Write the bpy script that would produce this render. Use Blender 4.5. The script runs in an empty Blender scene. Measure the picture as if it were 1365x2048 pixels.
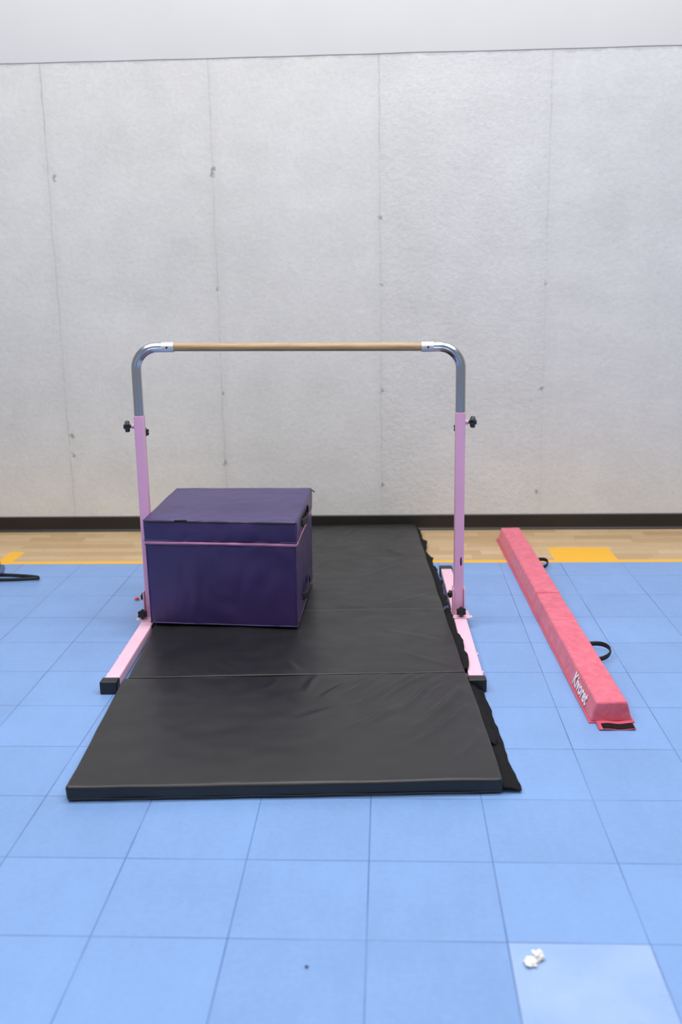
import bpy, bmesh, math, random
from mathutils import Vector, Matrix, noise
random.seed(7)
scene = bpy.context.scene
try:
    scene.view_settings.view_transform = 'Standard'
    scene.view_settings.look = 'None'
except Exception as e:
    print(e)

# ---------------------------------------------------------------- node helpers
class NT:
    def __init__(s, name):
        s.m = bpy.data.materials.new(name); s.m.use_nodes = True
        s.t = s.m.node_tree; s.n = s.t.nodes; s.l = s.t.links
        s.b = s.n['Principled BSDF']
        tc = s.n.new('ShaderNodeTexCoord'); s.obj = tc.outputs['Object']
    def put(s, sock, v):
        if v is None: return
        if isinstance(v, bpy.types.NodeSocket): s.l.new(v, sock)
        else:
            if hasattr(sock.default_value, '__len__') and not hasattr(v, '__len__'):
                v = [v]*len(sock.default_value)
            if hasattr(v, '__len__') and len(v) == 3 and len(sock.default_value) == 4: v = (*v, 1)
            sock.default_value = v
    def math(s, op, a, b=None, c=None, clamp=False):
        n = s.n.new('ShaderNodeMath'); n.operation = op; n.use_clamp = clamp
        for i, v in enumerate((a, b, c)): s.put(n.inputs[i], v)
        return n.outputs[0]
    def mix(s, f, a, b, mode='MIX'):
        n = s.n.new('ShaderNodeMix'); n.data_type = 'RGBA'; n.blend_type = mode
        s.put(n.inputs[0], f); s.put(n.inputs[6], a); s.put(n.inputs[7], b)
        return n.outputs[2]
    def noise(s, scale, detail=3, rough=.5, vec=None, dist=0):
        n = s.n.new('ShaderNodeTexNoise'); n.inputs['Scale'].default_value = scale
        n.inputs['Detail'].default_value = detail; n.inputs['Roughness'].default_value = rough
        n.inputs['Distortion'].default_value = dist
        s.l.new(vec or s.obj, n.inputs['Vector']); return n.outputs['Fac']
    def mapping(s, sc, loc=(0,0,0), rot=(0,0,0)):
        n = s.n.new('ShaderNodeMapping'); n.inputs['Scale'].default_value = sc
        n.inputs['Location'].default_value = loc; n.inputs['Rotation'].default_value = rot
        s.l.new(s.obj, n.inputs['Vector']); return n.outputs[0]
    def mr(s, v, a, b, c, d, smooth=False):
        n = s.n.new('ShaderNodeMapRange'); s.put(n.inputs[0], v)
        if smooth: n.interpolation_type = 'SMOOTHSTEP'
        for i, x in enumerate((a, b, c, d)): s.put(n.inputs[i+1], x)
        return n.outputs[0]
    def xyz(s):
        n = s.n.new('ShaderNodeSeparateXYZ'); s.l.new(s.obj, n.inputs[0]); return n.outputs
    def comb(s, x, y, z):
        n = s.n.new('ShaderNodeCombineXYZ'); s.put(n.inputs[0], x); s.put(n.inputs[1], y); s.put(n.inputs[2], z)
        return n.outputs[0]
    def white(s, vec):
        n = s.n.new('ShaderNodeTexWhiteNoise'); n.noise_dimensions = '3D'; s.l.new(vec, n.inputs['Vector']); return n.outputs['Value']
    def bump(s, h, strength=.3, dist=.002, prev=None):
        n = s.n.new('ShaderNodeBump'); n.inputs['Strength'].default_value = strength
        n.inputs['Distance'].default_value = dist; s.l.new(h, n.inputs['Height'])
        if prev is not None: s.l.new(prev, n.inputs['Normal'])
        s.l.new(n.outputs[0], s.b.inputs['Normal']); return n.outputs[0]
    def out(s, col=None, rough=None, metal=None, spec=None):
        s.put(s.b.inputs['Base Color'], col) if col is not None else None
        s.put(s.b.inputs['Roughness'], rough) if rough is not None else None
        s.put(s.b.inputs['Metallic'], metal) if metal is not None else None
        if spec is not None: s.b.inputs['Specular IOR Level'].default_value = spec
        return s.m

def simple(name, col, rough=.5, metal=0, var=.15, nscale=12, bscale=300, bstr=.2, bdist=.001, spec=.5, sheen=0):
    t = NT(name)
    f = t.mr(t.noise(nscale, 4), .3, .7, 1-var, 1+var)
    c = t.mix(1.0, (*col,), t.comb(f, f, f), 'MULTIPLY')
    t.bump(t.noise(bscale, 2), bstr, bdist)
    if sheen: t.b.inputs['Sheen Weight'].default_value = sheen
    return t.out(c, rough, metal, spec)

# ---------------------------------------------------------------- mesh helpers
def mkobj(name, verts, faces, mat, parent=None, smooth=True, loc=(0,0,0), rot=(0,0,0)):
    me = bpy.data.meshes.new(name); me.from_pydata([tuple(v) for v in verts], [], faces); me.update()
    if smooth:
        for p in me.polygons: p.use_smooth = True
    o = bpy.data.objects.new(name, me); scene.collection.objects.link(o)
    if mat: me.materials.append(mat.m if isinstance(mat, NT) else mat)
    o.location = loc; o.rotation_euler = rot
    if parent: o.parent = parent
    return o
def empty(name, loc=(0,0,0), rz=0):
    e = bpy.data.objects.new(name, None); scene.collection.objects.link(e)
    e.location = loc; e.rotation_euler = (0,0,rz); e.empty_display_size = .05
    return e
def axis(L, n, r, k=4):
    h = L/2
    a = [-h + r*i/k for i in range(k)]
    b = [-(h-r) + (L-2*r)*i/n for i in range(n+1)]
    return a + b + [-v for v in reversed(a)]
def softbox(name, size, segs, r, mat, parent=None, center=(0,0,0), fn=None, k=4, loc=(0,0,0), rot=(0,0,0)):
    A = [axis(size[i], segs[i], r, k) for i in range(3)]
    N = [len(a) for a in A]; idx = {}; verts = []; faces = []
    half = [s/2 for s in size]
    def vid(i, j, l):
        key = (i, j, l)
        if key not in idx:
            p = Vector((A[0][i], A[1][j], A[2][l]))
            q = Vector([max(-(half[c]-r), min(half[c]-r, p[c])) for c in range(3)])
            d = p-q
            if d.length > 1e-9: p = q + d.normalized()*r
            if fn: p = Vector(fn(p))
            idx[key] = len(verts); verts.append(p+Vector(center))
        return idx[key]
    for ax in range(3):
        u, w = (ax+1) % 3, (ax+2) % 3
        for side in (0, N[ax]-1):
            for i in range(N[u]-1):
                for j in range(N[w]-1):
                    q = []
                    for (a, b) in ((i,j),(i+1,j),(i+1,j+1),(i,j+1)):
                        t = [0,0,0]; t[ax] = side; t[u] = a; t[w] = b; q.append(vid(*t))
                    if side == 0: q.reverse()
                    faces.append(q)
    return mkobj(name, verts, faces, mat, parent, True, loc, rot)
def tube(name, path, prof, mat, parent=None, side=Vector((0,1,0)), cap=True):
    """sweep closed profile [(a,b)] : a along normal, b along side"""
    verts = []; faces = []; n = len(prof)
    for i, p in enumerate(path):
        t = (Vector(path[min(i+1, len(path)-1)])-Vector(path[max(i-1, 0)])).normalized()
        s = (side - t*side.dot(t)).normalized(); nn = s.cross(t)
        for a, b in prof: verts.append(Vector(p)+nn*a+s*b)
    for i in range(len(path)-1):
        for j in range(n):
            faces.append((i*n+j, i*n+(j+1) % n, (i+1)*n+(j+1) % n, (i+1)*n+j))
    if cap:
        faces.append(tuple(reversed(range(n)))); faces.append(tuple(range((len(path)-1)*n, len(path)*n)))
    o = mkobj(name, verts, faces, mat, parent)
    bm = bmesh.new(); bm.from_mesh(o.data); bmesh.ops.recalc_face_normals(bm, faces=bm.faces); bm.to_mesh(o.data); bm.free()
    m = o.modifiers.new('es', 'EDGE_SPLIT'); m.split_angle = math.radians(50)
    return o
def circ(r, n=24): return [(r*math.cos(2*math.pi*i/n), r*math.sin(2*math.pi*i/n)) for i in range(n)]
def strip(name, rows, mat, parent=None, th=.002):
    """rows: list of list of points -> solidified sheet"""
    n = len(rows[0]); verts = [p for r in rows for p in r]
    faces = [(i*n+j, i*n+j+1, (i+1)*n+j+1, (i+1)*n+j) for i in range(len(rows)-1) for j in range(n-1)]
    o = mkobj(name, verts, faces, mat, parent)
    m = o.modifiers.new('sol', 'SOLIDIFY'); m.thickness = th; m.offset = 0
    return o
def knob(name, pos, axis_dir, mat, parent, r=.024, th=.018, stem=.03, stem_mat=None):
    a = Vector(axis_dir).normalized()
    up = Vector((0,0,1)) if abs(a.z) < .9 else Vector((1,0,0))
    s = a.cross(up).normalized(); u = s.cross(a)
    n = 48; verts = []; faces = []
    layers = [(0, .75), (.12, .93), (.3, 1), (.75, 1), (.93, .92), (1, .7), (1.0, .45), (1.25, .38), (1.3, .2)]
    for (h, sc) in layers:
        for i in range(n):
            th_ = 2*math.pi*i/n
            lob = 1 if sc < .5 else (1-.2*(.5+.5*math.cos(6*th_)))
            rr = r*sc*lob
            verts.append(Vector(pos)+a*(stem+h*th)+s*rr*math.cos(th_)+u*rr*math.sin(th_))
    for l in range(len(layers)-1):
        for i in range(n):
            faces.append((l*n+i, l*n+(i+1) % n, (l+1)*n+(i+1) % n, (l+1)*n+i))
    faces.append(tuple(reversed(range(n)))); faces.append(tuple(range((len(layers)-1)*n, len(layers)*n)))
    b = len(verts)
    for h in (-.002, stem+.001):
        for i in range(n):
            th_ = 2*math.pi*i/n
            verts.append(Vector(pos)+a*h+s*.007*math.cos(th_)+u*.007*math.sin(th_))
    for i in range(n): faces.append((b+i, b+(i+1) % n, b+n+(i+1) % n, b+n+i))
    o = mkobj(name, verts, faces, mat, parent)
    bm = bmesh.new(); bm.from_mesh(o.data); bmesh.ops.recalc_face_normals(bm, faces=bm.faces); bm.to_mesh(o.data); bm.free()
    m = o.modifiers.new('es', 'EDGE_SPLIT'); m.split_angle = math.radians(45)
    return o

# ---------------------------------------------------------------- camera
H = 1.40; th = math.radians(13.08); psi = math.radians(2.777); rho = .0168
st, ct, sp, cp = math.sin(th), math.cos(th), math.sin(psi), math.cos(psi)
f0 = Vector((-sp*ct, cp*ct, -st)); r0 = Vector((cp, sp, 0)); u0 = Vector((-sp*st, cp*st, ct))
rr = r0*math.cos(rho)-u0*math.sin(rho); uu = u0*math.cos(rho)+r0*math.sin(rho)
M = Matrix((( rr.x, uu.x, -f0.x, 0), (rr.y, uu.y, -f0.y, 0), (rr.z, uu.z, -f0.z, H), (0,0,0,1)))
cd = bpy.data.cameras.new('camera'); cam = bpy.data.objects.new('camera', cd); scene.collection.objects.link(cam)
cam.matrix_world = M; cd.lens = 35; cd.sensor_width = 36; cd.sensor_fit = 'AUTO'
cd.dof.use_dof = True; cd.dof.focus_distance = 3.6; cd.dof.aperture_fstop = 2.2
scene.camera = cam

# ---------------------------------------------------------------- room
WY = 5.56; T = .305; GX = -.052; GY = 2.51
def floor_material():
    t = NT('court_floor'); x, y, z = t.xyz()
    def cell(v, o, s):
        q = t.math('DIVIDE', t.math('SUBTRACT', v, o), s)
        return q, t.math('FLOOR', q), t.math('FRACT', q)
    qx, fx, rx = cell(x, GX, T); qy, fy, ry = cell(y, GY, T)
    def edge(r):
        return t.math('MULTIPLY', t.math('MINIMUM', r, t.math('SUBTRACT', 1.0, r)), T)
    d = t.math('MINIMUM', edge(rx), edge(ry))
    line = t.mr(d, .0007, .0022, 1, 0, True)
    breakup = t.mr(t.noise(3.0, 3), .35, .62, .4, .95)
    linef = t.math('MULTIPLY', line, breakup)
    rnd = t.white(t.comb(fx, fy, 0.0))
    v = t.math('ADD', t.mr(rnd, 0, 1, .965, 1.035), t.mr(t.noise(2.2, 4), .3, .7, -.05, .05))
    v = t.math('ADD', v, t.mr(t.noise(60, 3), .3, .7, -.03, .03))
    v = t.math('ADD', v, t.mr(t.noise(16, 4, .6, t.mapping((1, .25, 1))), .35, .65, -.02, .02))
    blue = t.mix(1.0, (.193, .334, .625), t.comb(v, v, v), 'MULTIPLY')
    def band(v, a, b): return t.math('MULTIPLY', t.math('GREATER_THAN', v, a), t.math('LESS_THAN', v, b))
    refl_tile = t.math('MULTIPLY', band(qx, 1.0, 2.0), band(qy, -3.0, -2.0))
    refl_blue = t.mix(t.mr(t.noise(5, 4, .5), .35, .65, 0, 1), (.27, .41, .69), (.34, .475, .73))  # light reflection on one near tile, painted in as paler patchy blue
    blue = t.mix(refl_tile, blue, refl_blue)
    sc = t.noise(9, 6, .7, t.mapping((1, .5, 1)), 1.5)
    blue = t.mix(t.mr(sc, .66, .8, 0, .3), blue, (.12, .23, .52))
    blue = t.mix(linef, blue, (.055, .105, .30))
    # wood parquet
    ps = T/4
    qa, fa, ra = cell(y, GY, ps)
    off = t.math('MULTIPLY', t.white(t.comb(fa, 3.0, 1.0)), .6)
    qb, fb, rb = cell(t.math('ADD', x, off), 0.0, T)
    wr = t.white(t.comb(fa, fb, 5.0))
    gr = t.noise(6, 5, .6, t.mapping((1.5, 26, 1)), .4)
    wood = t.mix(wr, (.50, .34, .18), (.65, .48, .285))
    wood = t.mix(t.mr(gr, .35, .7, 0, .4), wood, (.40, .25, .12))
    wd = t.math('MINIMUM', t.math('MULTIPLY', t.math('MINIMUM', ra, t.math('SUBTRACT', 1.0, ra)), ps),
                t.math('MULTIPLY', t.math('MINIMUM', rb, t.math('SUBTRACT', 1.0, rb)), T))
    wood = t.mix(t.mr(wd, .0006, .002, .45, 0), wood, (.25, .16, .08))
    yel = (.88, .46, .015)
    y1 = t.math('GREATER_THAN', y, 4.872)
    col = t.mix(y1, blue, wood)
    ym = band(y, 4.872, 4.918)
    ym = t.math('MAXIMUM', ym, t.math('MULTIPLY', band(x, .845, 1.163), band(y, 4.87, 5.155)))
    ym = t.math('MAXIMUM', ym, t.math('MULTIPLY', band(x, -2.04, -1.96), band(y, 4.87, 5.11)))
    col = t.mix(ym, col, yel)
    ro = t.mr(t.noise(14, 5, .6), .3, .7, .32, .48)
    ro = t.math('SUBTRACT', ro, t.math('MULTIPLY', refl_tile, .10))
    h = t.math('SUBTRACT', t.math('MULTIPLY', t.noise(220, 2), .15), line)
    t.bump(h, .35, .0012)
    return t.out(col, ro, 0, .5)
def concrete_material():
    t = NT('cast_concrete'); x, y, z = t.xyz()
    big = t.noise(1.1, 5, .6); mid = t.noise(5, 6, .62); fine = t.noise(45, 5, .7)
    v = t.math('ADD', t.mr(big, .3, .7, -.04, .04), t.mr(mid, .3, .7, -.04, .04))
    v = t.math('ADD', v, t.mr(fine, .3, .7, -.045, .045))
    streak = t.noise(2.2, 5, .6, t.mapping((.5, 1, 2.0)))
    v = t.math('ADD', v, t.mr(streak, .35, .65, -.02, .02))
    v = t.math('ADD', v, 1.0)
    col = t.mix(1.0, (.665, .648, .618), t.comb(v, v, v), 'MULTIPLY')
    col = t.mix(t.mr(x, -1.0, 1.8, 0, 1), col, t.mix(1.0, col, (.965, .985, 1.03), 'MULTIPLY'))
    pit = t.mr(t.noise(85, 3, .6), .66, .74, 0, 1)
    pitm = t.math('MULTIPLY', pit, t.mr(t.noise(2.3, 3), .40, .60, 0, 1))
    col = t.mix(t.math('MULTIPLY', pitm, .34), col, (.30, .29, .27))
    wob = t.mr(t.noise(5, 4, .6, t.mapping((0, 0, 1))), .3, .7, -.008, .008)
    xs = t.math('ADD', x, wob)
    seam = None; wide = None
    for sx, st_ in ((-2.71, .8), (-1.82, 1.0), (-.927, .95), (-.034, .85), (.86, .5), (1.75, .6)):
        d = t.math('ABSOLUTE', t.math('SUBTRACT', xs, sx))
        a = t.math('MULTIPLY', t.mr(d, .0015, .006, 1, 0, True), st_)
        b = t.math('MULTIPLY', t.mr(d, .0, .06, 1, 0, True), st_)
        seam = a if seam is None else t.math('MAXIMUM', seam, a)
        wide = b if wide is None else t.math('MAXIMUM', wide, b)
    br = t.mr(t.noise(2.4, 6, .8, t.mapping((.3, 1, 1), (3, 0, 1))), .40, .64, .16, .85)
    hi = t.mr(z, 1.6, 2.45, .62, 1.3)
    sf = t.math('MULTIPLY', t.math('MULTIPLY', seam, br), hi, clamp=True)
    col = t.mix(t.math('MULTIPLY', wide, t.mr(mid, .4, .6, .02, .12)), col, (.33, .32, .30))
    col = t.mix(t.math('MULTIPLY', sf, .55), col, (.26, .25, .235))
    chips = [(-1.79,1.97,.022),(-.93,1.97,.022),(-.92,1.99,.018),(-.034,1.73,.020),(-.033,1.37,.018),(-.927,1.36,.017),(.855,1.37,.014),
             (-.925,.79,.017),(.85,.80,.014),(-.03,.80,.016),(-1.80,.56,.024),(-1.80,.45,.020),(-.03,.26,.022),(-.93,.22,.020),(-.93,.40,.016),
             (.84,.22,.015)]
    cm = None
    nz = t.mr(t.noise(45, 4, .75), .25, .75, -.017, .017)
    for cx, cz, r in chips:
        dx = t.math('SUBTRACT', x, cx); dz = t.math('MULTIPLY', t.math('SUBTRACT', z, cz), .7)
        d = t.math('ADD', t.math('SQRT', t.math('ADD', t.math('MULTIPLY', dx, dx), t.math('MULTIPLY', dz, dz))), nz)
        a = t.mr(d, r*.2, r*.75, 1, 0, True)
        cm = a if cm is None else t.math('MAXIMUM', cm, a)
    col = t.mix(t.math('MULTIPLY', cm, .6), col, (.17, .165, .155))
    rim = t.mr(t.math('ADD', z, t.mr(t.noise(9, 5, .7), .3, .7, -.012, .012)), 2.524, 2.536, 0, .42)
    col = t.mix(rim, col, (.36, .35, .33))
    rough_r = t.math('MULTIPLY', t.mr(x, -.04, -.02, .55, 1.0), t.mr(x, .85, .88, 1.0, .6))
    h = t.math('ADD', t.math('MULTIPLY', t.noise(34, 5, .7), rough_r), t.math('MULTIPLY', mid, .5))
    t.bump(h, .5, .009)
    return t.out(col, .8, 0, .3)

def plane(name, pts, mat):
    return mkobj(name, pts, [(0,1,2,3)], mat, None, False)
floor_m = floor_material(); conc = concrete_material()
paint = simple('white_wall_paint', (.68, .665, .645), .7, 0, .02, 2, 120, .08, .001)
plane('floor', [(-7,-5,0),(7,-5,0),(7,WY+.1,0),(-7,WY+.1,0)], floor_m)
plane('wall_back', [(-7,WY,0),(7,WY,0),(7,WY,2.56),(-7,WY,2.56)], conc)
softbox('wall_back_upper', (14, .12, 2.3), (160, 1, 4), .002, paint, center=(0, WY+.056, 2.541+1.15), k=2,
        fn=lambda p: (p.x, p.y, p.z+(.005*noise.noise(Vector((p.x*2.6, 0, 3))) if p.z < 0 else 0)))
plane('ceiling', [(-7,-5,4.8),(-7,WY+.1,4.8),(7,WY+.1,4.8),(7,-5,4.8)], simple('ceiling_paint', (.75,.75,.75), .8, 0, .02))
bb = simple('baseboard_rubber', (.015, .012, .011), .45, 0, .1, 4, 80, .1)
prof = [(0,.0),(-.016,.0),(-.014,.006),(-.009,.012),(-.007,.020),(-.007,.084),(-.004,.089),(0,.089)]
vs = []; fs = []
for xx in (-7, 7):
    for (a, b) in prof: vs.append((xx, WY+a, b))
n = len(prof)
for i in range(n-1): fs.append((i, i+1, n+i+1, n+i))
o = mkobj('baseboard_back', vs, fs, bb, None, False)

# ---------------------------------------------------------------- folding mat
vinyl = NT('black_vinyl')
vinyl.bump(vinyl.noise(420, 3, .6), .22, .0006)
vinyl.out(vinyl.mix(vinyl.mr(vinyl.noise(5, 5, .6), .35, .7, 0, 1), (.011, .011, .012), (.016, .016, .0175)),
          vinyl.mr(vinyl.noise(9, 4), .3, .7, .32, .42), 0, .52)
velcro = simple('black_velcro', (.010, .010, .011), .9, 0, .3, 60, 900, .8, .002, .2)
mat_e = empty('folding_gymnastics_mat', (.3165, 2.54, 0), math.radians(3.0))
TH = .046
def crease(x, y, segs):
    z = 0
    for (x0, y0, x1, y1, amp, w) in segs:
        dx, dy = x1-x0, y1-y0; L = math.hypot(dx, dy)
        t_ = ((x-x0)*dx+(y-y0)*dy)/(L*L)
        if -.1 < t_ < 1.1:
            dd = ((x-x0)*dy-(y-y0)*dx)/L + .006*math.sin(t_*4+x0*30)
            fade = max(0, math.sin(math.pi*max(0, min(1, (t_+.1)/1.2))))**.8
            z += amp*fade*(math.exp(-(dd/w)**2)-.35*math.exp(-((dd-1.6*w)/(1.3*w))**2))
    return z
cre1 = [(-.08,.74,-.26,.47,.012,.013),(-.14,.77,-.30,.56,.010,.011),(-.20,.77,-.38,.50,.012,.014),(-.29,.77,-.42,.60,.008,.011),
        (-.02,.66,-.20,.36,.012,.015),(-.04,.48,-.22,.24,.010,.014),(-.36,.76,-.50,.58,.007,.012),(-.25,.50,-.42,.32,.009,.016),
        (-.52,.77,-.57,.62,.004,.014),(-.66,.77,-.70,.66,.003,.014),(-.40,.54,-.58,.40,.005,.018),(-.02,.30,-.10,.14,.006,.014),
        (-.10,.66,-.17,.55,.007,.009)]
cre2 = [(-.05,.05,-.20,.20,.004,.012),(-.80,.03,-.90,.14,.004,.012),(-.58,.02,-.66,.14,.004,.012),(-.06,.30,-.25,.45,.004,.014)]
cre3 = [(-.03,.2,-.25,.05,.004,.014),(-.1,.7,-.3,.5,.004,.016),(-.5,.75,-.62,.5,.005,.016)]
cre4 = [(-.12,.05,-.3,.3,.006,.015),(-.3,.6,-.45,.25,.006,.016),(-.05,.5,-.2,.3,.006,.014),(-.5,.4,-.6,.05,.006,.015)]
ys = [0, .782, 1.49, 2.29, 2.985]
Ws = [1.218, 1.195, 1.19, 1.19]
for i in range(4):
    g0 = .0022 if i == 1 else .0002; g1 = .0022 if i == 0 else .0002
    L = ys[i+1]-ys[i]-g0-g1; W = Ws[i]; cy_ = (ys[i]+g0+ys[i+1]-g1)/2
    cr = (cre1, cre2, cre3, cre4)[i]
    def fn(p, L=L, W=W, cr=cr, i=i):
        x, y, z = p
        lx = x-W/2; ly = y+L/2
        if z > 0:
            k = min(1, (W/2-abs(x))/.03)*min(1, (L/2-abs(y))/.02); k = max(0, k)
            z += k*(.0035*noise.noise(Vector((lx*3, ly*4, i*5+1)))+.0018*noise.noise(Vector((lx*11, ly*13, i))))
            z += k*crease(lx, ly, cr)*.72
            if i == 0: z += .0035*(1-(2*x/W)**4)*(1-(2*y/L)**4) - .002
            else: z += .0012*(1-(2*x/W)**4)*(1-(2*y/L)**4) - .002
        if i == 0 and y > L/2-.012 and z > 0: z += .003*noise.noise(Vector((lx*5, 0, 2)))
        if abs(y) > L/2-.012 and (i == 0 or (i == 1 and y < 0) or (i == 3 and y > 0)):
            y += math.copysign(1, y)*(.0025*noise.noise(Vector((lx*4, z*20, i*3+7)))*(1 if i or y > 0 else 1.6))
            if z > 0 and y < 0 and i == 0: z += .0035*noise.noise(Vector((lx*3, 0, 9)))
        if abs(x) > W/2-.012:
            x += .003*noise.noise(Vector((ly*7, z*20, i*9+2)))
        return (x, y, z)
    softbox('panel_%d' % (i+1), (W, L, TH), (200 if i == 0 else 110, 130 if i == 0 else 70, 4), .010 if i == 0 else .0045, vinyl, mat_e,
            center=(-W/2-(0 if i == 0 else .006), cy_, TH/2+.0015), fn=fn, k=4)
for i in (1, 2, 3):
    softbox('hinge_%d' % i, (1.18, .016, .006), (20, 1, 1), .0025, vinyl, mat_e, center=(-.60, ys[i]-.001, .024 if i == 1 else .040), k=2)
tube('front_seam', [(-1.21+1.205*k_/30, -.001+.0012*math.sin(k_*1.1), .008) for k_ in range(31)], circ(.0018, 8), vinyl, mat_e, side=Vector((0,0,1)))
def flap(name, y0, y1, outer, z_in, z_out, wav, seed, x_in=-.002, jag=1.0):
    rows = []; n = int((y1-y0)/.008)
    for k_ in range(n+1):
        y = y0+(y1-y0)*k_/n; r = []
        nn = noise.noise(Vector((y*7, seed, 0))); n2 = noise.noise(Vector((y*20, seed, 4)))*jag
        o_ = outer*(1+.35*nn*jag+.22*n2)
        endt = min(1, (k_+1)/4, (n-k_+1)/4)
        for q in range(7):
            s = q/6
            r.append((x_in+o_*s*(.6+.4*endt if jag > .5 else 1), y+.006*n2*s, z_in+(z_out-z_in)*(s**.7)+wav*s*(nn*1.2+.9*n2)*.5+.004*math.sin(math.pi*s)))
        rows.append(r)
    return strip(name, rows, velcro, mat_e, .0025)
flap('velcro_flap_1', .002, .70, .050, .020, .0065, .003, 1.3, jag=.4)
flap('velcro_flap_1b', .26, .76, .030, .032, .018, .004, 5.3, jag=.7)
flap('velcro_flap_2', .80, 1.46, .026, .040, .052, .007, 2.1, -.008, 1.3)
flap('velcro_flap_3', 1.50, 2.25, .028, .040, .052, .009, 8.4, -.008, 1.3)
flap('velcro_flap_4', 2.31, 2.95, .028, .036, .014, .010, 4.7, -.008, 1.3)

# ---------------------------------------------------------------- gymnastics bar
pink = simple('pink_powder_coat', (.80, .43, .65), .38, 0, .03, 8, 200, .05)
pinkr = simple('pink_base_coat', (.84, .52, .65), .42, 0, .04, 8, 200, .05)
plast = simple('black_plastic', (.012, .012, .013), .38, 0, .1, 20, 200, .1)
chrome = NT('brushed_steel'); chrome.bump(chrome.noise(60, 2, .5, chrome.mapping((8, 8, .4))), .04, .0006)
chrome = chrome.out((.66, .67, .69), .22, 1.0)
alu = simple('cast_aluminium_cap', (.74, .74, .74), .38, .6, .03)
wd = NT('bar_wood')
g = wd.noise(22, 5, .65, wd.mapping((.35, 7, 7)), .6)
wd.bump(g, .15, .0006)
wd = wd.out(wd.mix(wd.mr(g, .32, .68, 0, 1), (.56, .385, .21), (.36, .22, .11)), .5)
bar = empty('gymnastics_horizontal_bar', (-.352, 3.94, 0), math.radians(1.2))
PX = .641; R = .085
ZBs = {-1: 1.156, 1: 1.143}
def rsq(h, rc, n=5):
    pts = []
    for (sx, sy, a0) in ((1,1,0),(-1,1,90),(-1,-1,180),(1,-1,270)):
        for k_ in range(n+1):
            a = math.radians(a0+90*k_/n)
            pts.append((sx*(h-rc)+rc*math.cos(a), sy*(h-rc)+rc*math.sin(a)))
    return pts
def grooved(r, g):
    pts = []; n = 64
    for i in range(n):
        a = 2*math.pi*i/n
        d = min(abs(((a-math.pi/2+math.pi) % (2*math.pi))-math.pi), abs(((a+math.pi/2+math.pi) % (2*math.pi))-math.pi))
        rr_ = r*(1+.05*math.cos(4*(a+math.pi/4))*-1) - g*math.exp(-(d/.20)**2)
        pts.append((rr_*math.cos(a), rr_*math.sin(a)))
    return pts
for s, nm in ((-1, 'left'), (1, 'right')):
    ZB = ZBs[s]; ZP = .884 if s < 0 else .881
    path = [(s*PX, 0, z) for z in (.70, .80, .88, .95, 1.0, ZB-R-.002)]
    for k_ in range(17):
        a = math.pi/2*k_/16
        path.append((s*(PX-R+R*math.cos(a)), 0, ZB-R+R*math.sin(a)))
    path += [(s*x_, 0, ZB) for x_ in (.54, .52, .4875)]
    tube('steel_elbow_'+nm, path, grooved(.0192, .0040), chrome, bar)
    tube('ferrule_'+nm, [(s*.534, 0, ZB), (s*.4865, 0, ZB)], circ(.0202, 32), alu, bar)
    tube('ferrule_screw_'+nm, [(s*.512, -.0185, ZB), (s*.512, -.0225, ZB)], circ(.0040, 14), plast, bar, side=Vector((0,0,1)))
    tube('post_'+nm, [(s*PX, 0, z) for z in (.046, .3, .6, ZP)], rsq(.0195, .005), pink, bar)
    tube('post_collar_'+nm, [(s*PX, 0, z) for z in (ZP-.002, ZP+.003)], rsq(.0185, .006), pink, bar)
    tube('boss_'+nm, [(s*(PX+.018), 0, .845), (s*(PX+.032), 0, .845)], circ(.010, 20), pink, bar, side=Vector((0,1,0)))
    knob('knob_upper_'+nm, (s*(PX+.03), 0, .845), (s, -.25, 0), plast, bar, .0235, .020, .010)
    knob('knob_rear_'+nm, (s*PX, .018, .815), (-.15 if s > 0 else .45, 1, 0), plast, bar, .021, .018, .012)
    softbox('foot_rail_'+nm, (.052, 1.36, .038), (2, 10, 1), .004, pinkr, bar, center=(s*PX+.004*s, 0, .0225), k=2)
    for e_, nn in ((-1, 'front'), (1, 'rear')):
        softbox('end_cap_%s_%s' % (nm, nn), (.062, .045, .046), (2, 2, 2), .004, plast, bar, center=(s*PX+.004*s, e_*.69, .0235), k=3)
    softbox('base_plate_'+nm, (.078, .10, .004), (1, 1, 1), .0015, pinkr, bar, center=(s*(PX+.006), -.01, .0445), k=2)
    softbox('flange_inner_'+nm, (.004, .055, .115), (1, 1, 1), .0015, pinkr, bar, center=(s*PX-.0225, -.004, .103), k=2)
    softbox('flange_outer_'+nm, (.004, .055, .115), (1, 1, 1), .0015, pinkr, bar, center=(s*PX+.0225, -.004, .103), k=2)
    softbox('flange_lip_'+nm, (.014, .022, .003), (1, 1, 1), .001, pinkr, bar, center=(s*(PX+.047), -.045, .046), k=2)
    knob('knob_base_'+nm, (s*PX+(.006 if s > 0 else -.028), -.03, .066), (.1, -1, .15), plast, bar, .0215, .017, .012)
    knob('knob_side_'+nm, (s*PX-.024*1, .012, .125), (-1, .25, 0), plast, bar, .017, .014, .002)
    for yy in (-.60, -.42, .42, .60):
        tube('bolt_%s_%d' % (nm, int(yy*100)), [(s*(PX+.028), yy, .027), (s*(PX+.037), yy, .027)], circ(.006, 12), pinkr, bar)
tube('wooden_rail', [(-.488, 0, ZBs[-1]), (-.2, 0, 1.1522), (.2, 0, 1.1468), (.488, 0, ZBs[1])], circ(.0162, 40), wd, bar)
chip = [(.012*math.cos(a*.7)*(.5+.5*abs(math.sin(a*3))), 0, .02*math.sin(a*.7)) for a in range(9)]
vs = [(PX+.008+c[0]*.45, -.0199, .275+c[2]) for c in chip]
mkobj('paint_chip', vs, [tuple(range(len(vs)))], plast, bar, False)

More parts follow.
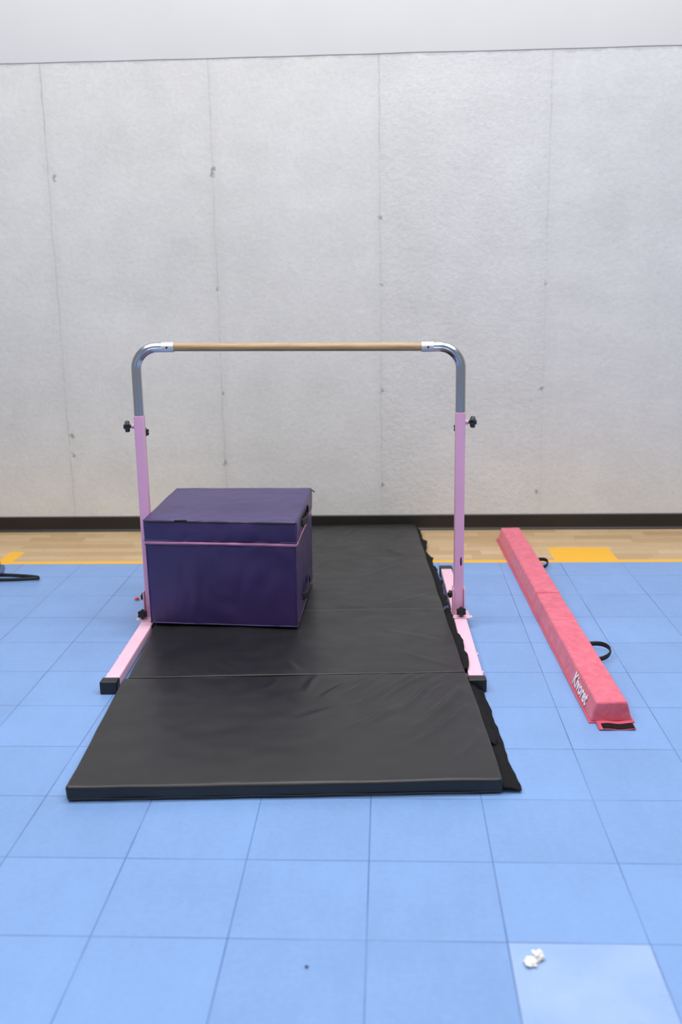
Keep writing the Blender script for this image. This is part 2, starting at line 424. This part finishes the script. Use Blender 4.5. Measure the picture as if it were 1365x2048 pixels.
# ---------------------------------------------------------------- foam box
purp = NT('purple_vinyl')
purp.bump(purp.noise(500, 2, .6), .25, .0006)
purp.out(purp.mix(purp.mr(purp.noise(4, 4), .35, .65, 0, 1), (.038, .021, .105), (.050, .028, .128)), .38, 0, .6)
purp_l = purp.m
ppink = simple('pink_piping', (.62, .26, .46), .5)
zip_m = simple('zipper_black', (.01, .01, .012), .6)
bx = empty('foam_plyo_box', (-.66, 4.09, 0), 0)
Q = [(-.972+.66, 3.800-4.09), (-.357+.66, 3.745-4.09), (-.345+.66, 4.400-4.09), (-.965+.66, 4.420-4.09)]
def quad(fx, fy, inset=0):
    fx = inset+(1-2*inset)*fx; fy = inset+(1-2*inset)*fy
    a = [Q[0][i]*(1-fx)+Q[1][i]*fx for i in (0,1)]; b = [Q[3][i]*(1-fx)+Q[2][i]*fx for i in (0,1)]
    return [a[i]*(1-fy)+b[i]*fy for i in (0,1)]
Z0 = TH+.006; ZT = .490
def boxpart(name, z0, z1, inset, seed, r=.010, top_puff=0.0, bottom_taper=0, mat=None):
    h = z1-z0
    def fn(p):
        fx, fy = p.x/.62+.5, p.y/.62+.5; zz = p.z+h/2
        ins = inset+bottom_taper*(1-zz/h)
        x, y = quad(fx, fy, ins)
        e = .006*noise.noise(Vector((fx*4+seed, fy*4, zz*7)))
        e += .0035*noise.noise(Vector((fx*11+seed, fy*11, zz*11)))
        if abs(p.x) > .62/2-.002: x += math.copysign(e, p.x)+math.copysign(.004*math.sin(math.pi*fy)*math.sin(math.pi*zz/h), p.x)
        if abs(p.y) > .62/2-.002: y += math.copysign(e, p.y)+math.copysign(.004*math.sin(math.pi*fx)*math.sin(math.pi*zz/h), p.y)
        if p.z > h/2-.001: zz += top_puff*math.sin(math.pi*min(1, max(0, fx)))*math.sin(math.pi*min(1, max(0, fy)))+.5*e
        return (x, y, z0+zz)
    return softbox(name, (.62, .62, h), (50, 50, 20), r, mat or purp_l, bx, fn=fn, k=4)
boxpart('body', Z0, .392, .006, 2.0, .008, 0, .006)
boxpart('piping_strip', .389, .403, .002, 5.0, .004, 0, mat=ppink)
boxpart('lid', .400, ZT, 0.0, 9.0, .008, .006)
def ring(name, z, inset, r, mat):
    pts = []
    for (a, b) in (((0,0),(1,0)), ((1,0),(1,1)), ((1,1),(0,1)), ((0,1),(0,0))):
        for k_ in range(16):
            t_ = k_/16; x, y = quad(a[0]*(1-t_)+b[0]*t_, a[1]*(1-t_)+b[1]*t_, inset)
            pts.append((x, y, z+.0012*noise.noise(Vector((x*8, y*8, z)))))
    pts.append(pts[0])
    return tube(name, pts, circ(r, 8), mat, bx, side=Vector((0,0,1)), cap=False)
ring('seam_lid_top', ZT-.004, .002, .0026, purp_l)
ring('seam_lid_bottom', .405, .001, .0028, purp_l)
ring('seam_body_top', .387, .004, .0026, purp_l)
ring('seam_body_bottom', Z0+.006, .0105, .0030, purp_l)
for ci, (fx, fy) in enumerate(((0,0),(1,0),(1,1),(0,1))):
    a = quad(fx, fy, .009); b = quad(fx, fy, .0125)
    tube('seam_vert_%d' % ci, [(b[0], b[1], Z0+.005), (a[0], a[1], .388)], circ(.003, 8), purp_l, bx)
zp = [quad(.02+.97*k_/20, 0, 0) for k_ in range(21)]
tube('zip_line', [(p[0], p[1]-.003, ZT-.0065) for p in zp], circ(.0026, 8), zip_m, bx, side=Vector((0,0,1)))
p = quad(.25, 0, 0)
softbox('zip_pull_front', (.05, .006, .006), (1,1,1), .002, zip_m, bx, center=(p[0], p[1]-.004, ZT-.001), k=2)
p = quad(1, .96, 0)
tube('zip_pull_corner', [(p[0]-.004, p[1], ZT-.004), (p[0]+.006, p[1]-.004, ZT-.006), (p[0]+.016, p[1]-.01, ZT-.012)], circ(.003, 8), zip_m, bx)
def side_handle(name, zc, f0_, f1_, w):
    rows = []
    for k_ in range(17):
        t_ = k_/16; x, y = quad(1, f0_+(f1_-f0_)*t_, .002)
        out = .006+.014*math.sin(math.pi*t_)**.6
        rows.append([(x+out, y, zc-w/2+w*q/4-.008*math.sin(math.pi*t_)) for q in range(5)])
    strip(name, rows, zip_m, bx, .003)
side_handle('handle_lid', .452, .22, .62, .030)
side_handle('handle_body', .14, .22, .62, .030)
p = quad(1, .42, .0)
softbox('handle_patch', (.003, .16, .05), (1,1,1), .001, zip_m, bx, center=(p[0]+.004, p[1], .445), k=2)

# ---------------------------------------------------------------- balance beam
suede = NT('pink_suede')
sv = suede.noise(26, 5, .65, None, .8)
suede.bump(suede.noise(160, 4, .7), .35, .0012)
suede.b.inputs['Sheen Weight'].default_value = .2
suede.out(suede.mix(suede.mr(sv, .36, .66, 0, 1), (.64, .115, .175), (.74, .175, .245)), .85, 0, .25)
vinp = simple('pink_vinyl', (.62, .09, .15), .45, 0, .06)
white = simple('white_print', (.88, .86, .87), .6, 0, .02)
bm_e = empty('folding_balance_beam', (.7150, 3.000, 0), math.radians(1.2))
BH = .066
def beamfn(L, seed):
    def fn(p):
        s = (p.z+BH/2)/BH
        x = p.x*(1-.27*s)
        x += .0015*noise.noise(Vector((p.y*6, p.z*30, seed)))
        z = p.z
        if p.z > 0: z += .0022*noise.noise(Vector((p.x*14, p.y*5, seed)))
        e = p.y
        if abs(p.y) > L/2-.01: e -= math.copysign(.006*s, p.y)
        return (x, e, z)
    return fn
softbox('half_front', (.136, 1.158, BH), (12, 120, 6), .007, suede.m, bm_e, center=(0, .581, BH/2+.003), fn=beamfn(1.158, 1), k=3)
softbox('half_rear', (.136, 1.165, BH), (12, 120, 6), .007, suede.m, bm_e, center=(.002, 1.7445, BH/2+.003), fn=beamfn(1.165, 5), k=3)
softbox('base_sheet', (.146, 2.33, .004), (4, 60, 1), .0018, vinp, bm_e, center=(0, 1.163, .0025), k=2,
        fn=lambda p: (p.x+.002*noise.noise(Vector((p.y*5, p.x*9, 3))), p.y, p.z+abs(.002*noise.noise(Vector((p.y*7, p.x*20, 8))))*(1 if abs(p.x) > .06 else 0)))
strip('end_flap', [[(-.052+.115*q/8, .004-.060*k_/8, .006-.003*k_/8+.002*math.sin(q)) for q in range(9)] for k_ in range(9)], vinp, bm_e, .003)
strip('end_velcro', [[(-.040+.100*q/8, -.020-.034*k_/6, .0075-.002*k_/6+.002*math.sin(q)) for q in range(9)] for k_ in range(7)], velcro, bm_e, .002)
for (ya, yb, ox, nm) in ((.51, .67, .066, 'handle_front'), (1.72, 1.86, .045, 'handle_rear')):
    rows = []
    for k_ in range(25):
        t_ = k_/24; a = math.pi*t_
        x_ = .066+ox*math.sin(a)**.8; y_ = (ya+yb)/2-(yb-ya)/2*math.cos(a)*(1.0)
        zc = .016+.012*math.sin(a)
        rows.append([(x_, y_, zc-.009), (x_+.003*math.sin(a), y_, zc), (x_, y_, zc+.009)])
    strip(nm, rows, zip_m, bm_e, .0025)
tc = bpy.data.curves.new('lettering', 'FONT'); tc.body = 'Kivoret'; tc.size = .062; tc.extrude = .0004; tc.offset = .0016
tc.align_x = 'CENTER'; tc.align_y = 'CENTER'; tc.shear = .12; tc.space_character = 1.05
to = bpy.data.objects.new('side_lettering', tc); scene.collection.objects.link(to)
bpy.context.view_layer.update()
dg = bpy.context.evaluated_depsgraph_get(); me = bpy.data.meshes.new_from_object(to.evaluated_get(dg))
bpy.data.objects.remove(to)
lt = bpy.data.objects.new('side_lettering', me); scene.collection.objects.link(lt); me.materials.clear(); me.materials.append(white)
lt.parent = bm_e
xa = Vector((0,-1,0)); ya = Vector((.0184, 0, BH)).normalized(); za = xa.cross(ya)
pos = Vector((-.0600, .195, .0365)) + za*.0022
lt.matrix_local = Matrix(((xa.x, ya.x, za.x, pos.x), (xa.y, ya.y, za.y, pos.y), (xa.z, ya.z, za.z, pos.z), (0,0,0,1)))

# ---------------------------------------------------------------- folded mat with strap at far left
bluev = simple('slate_blue_vinyl', (.06, .11, .24), .45, 0, .08)
fm = empty('folded_exercise_mat', (-2.455, 4.735, 0), math.radians(-4))
for k_ in range(2):
    softbox('layer_%d' % (k_+1), (1.02, .20, .018), (20, 8, 1), .006, bluev, fm, center=(.03-.02*k_, 0.0, .0105+.0185*k_), k=3,
            fn=lambda p: (p.x+.004*noise.noise(Vector((p.y*9, 0, 1)))-(.05*max(0, p.y+.02)/.13 if p.x > 0 else 0), p.y, p.z))
rows = []
for k_ in range(33):
    t_ = k_/32; a = -math.pi/2+math.pi*t_
    x_ = .50+.26*max(0, math.cos(a))**.5
    y_ = -.10+.045*math.sin(a)
    z_ = .012+.004*math.sin(6*t_)
    rows.append([(x_, y_-.0, z_-.008), (x_+.004, y_, z_), (x_, y_, z_+.009)])
strip('carry_strap', rows, zip_m, fm, .003)

# ---------------------------------------------------------------- debris
paper = simple('white_tissue', (.82, .80, .77), .8, 0, .05)
def crumple(name, loc, r, mat, flat=.5, seed=0):
    bm = bmesh.new(); bmesh.ops.create_icosphere(bm, subdivisions=4, radius=r)
    for v in bm.verts:
        n_ = noise.noise(v.co*(1.6/r)+Vector((seed, 0, 0)))
        v.co *= (1+.75*n_); v.co.z *= flat
    mz = min(v.co.z for v in bm.verts)
    for v in bm.verts: v.co.z -= mz
    me = bpy.data.meshes.new(name); bm.to_mesh(me); bm.free(); me.materials.append(mat)
    o = bpy.data.objects.new(name, me); scene.collection.objects.link(o); o.location = loc; return o
pp = empty('crumpled_paper_scrap', (.302, 1.838, .0005))
for k_, (dx, dy, r, fl) in enumerate(((-.007, -.007, .013, .3), (.009, .010, .012, .55), (.001, .001, .009, .3))):
    c = crumple('scrap_piece_%d' % (k_+1), (dx, dy, 0), r, paper, fl, k_*3.1); c.parent = pp
crumple('red_scrap', (-1.142, 4.274, .0005), .010, simple('red_plastic', (.75, .06, .07), .5), .5, 2)
crumple('dark_lint', (-.176, 1.809, .0005), .0032, simple('dark_lint_mat', (.05, .06, .18), .8), .5, 4)

# ---------------------------------------------------------------- lights
def area(name, loc, sx, sy, power, rot=(0,0,0), col=(1,1,1)):
    l = bpy.data.lights.new(name, 'AREA'); l.shape = 'RECTANGLE'; l.size = sx; l.size_y = sy; l.energy = power; l.color = col
    o = bpy.data.objects.new(name, l); scene.collection.objects.link(o); o.location = loc; o.rotation_euler = rot
for (x_, y_, p_) in ((-2.6, 3.6, 68), (0.0, 3.6, 80), (2.6, 3.6, 68), (-2.6, 1.2, 54), (0, 1.2, 60), (2.6, 1.2, 54), (0, -1.8, 40)):
    area('ceiling_panel_light', (x_, y_, 4.7), 1.8, .7, p_, col=(1.0, .985, .965))
w = bpy.data.worlds.new('world'); scene.world = w; w.use_nodes = True
w.node_tree.nodes['Background'].inputs[0].default_value = (1, .985, .97, 1)
w.node_tree.nodes['Background'].inputs[1].default_value = .25
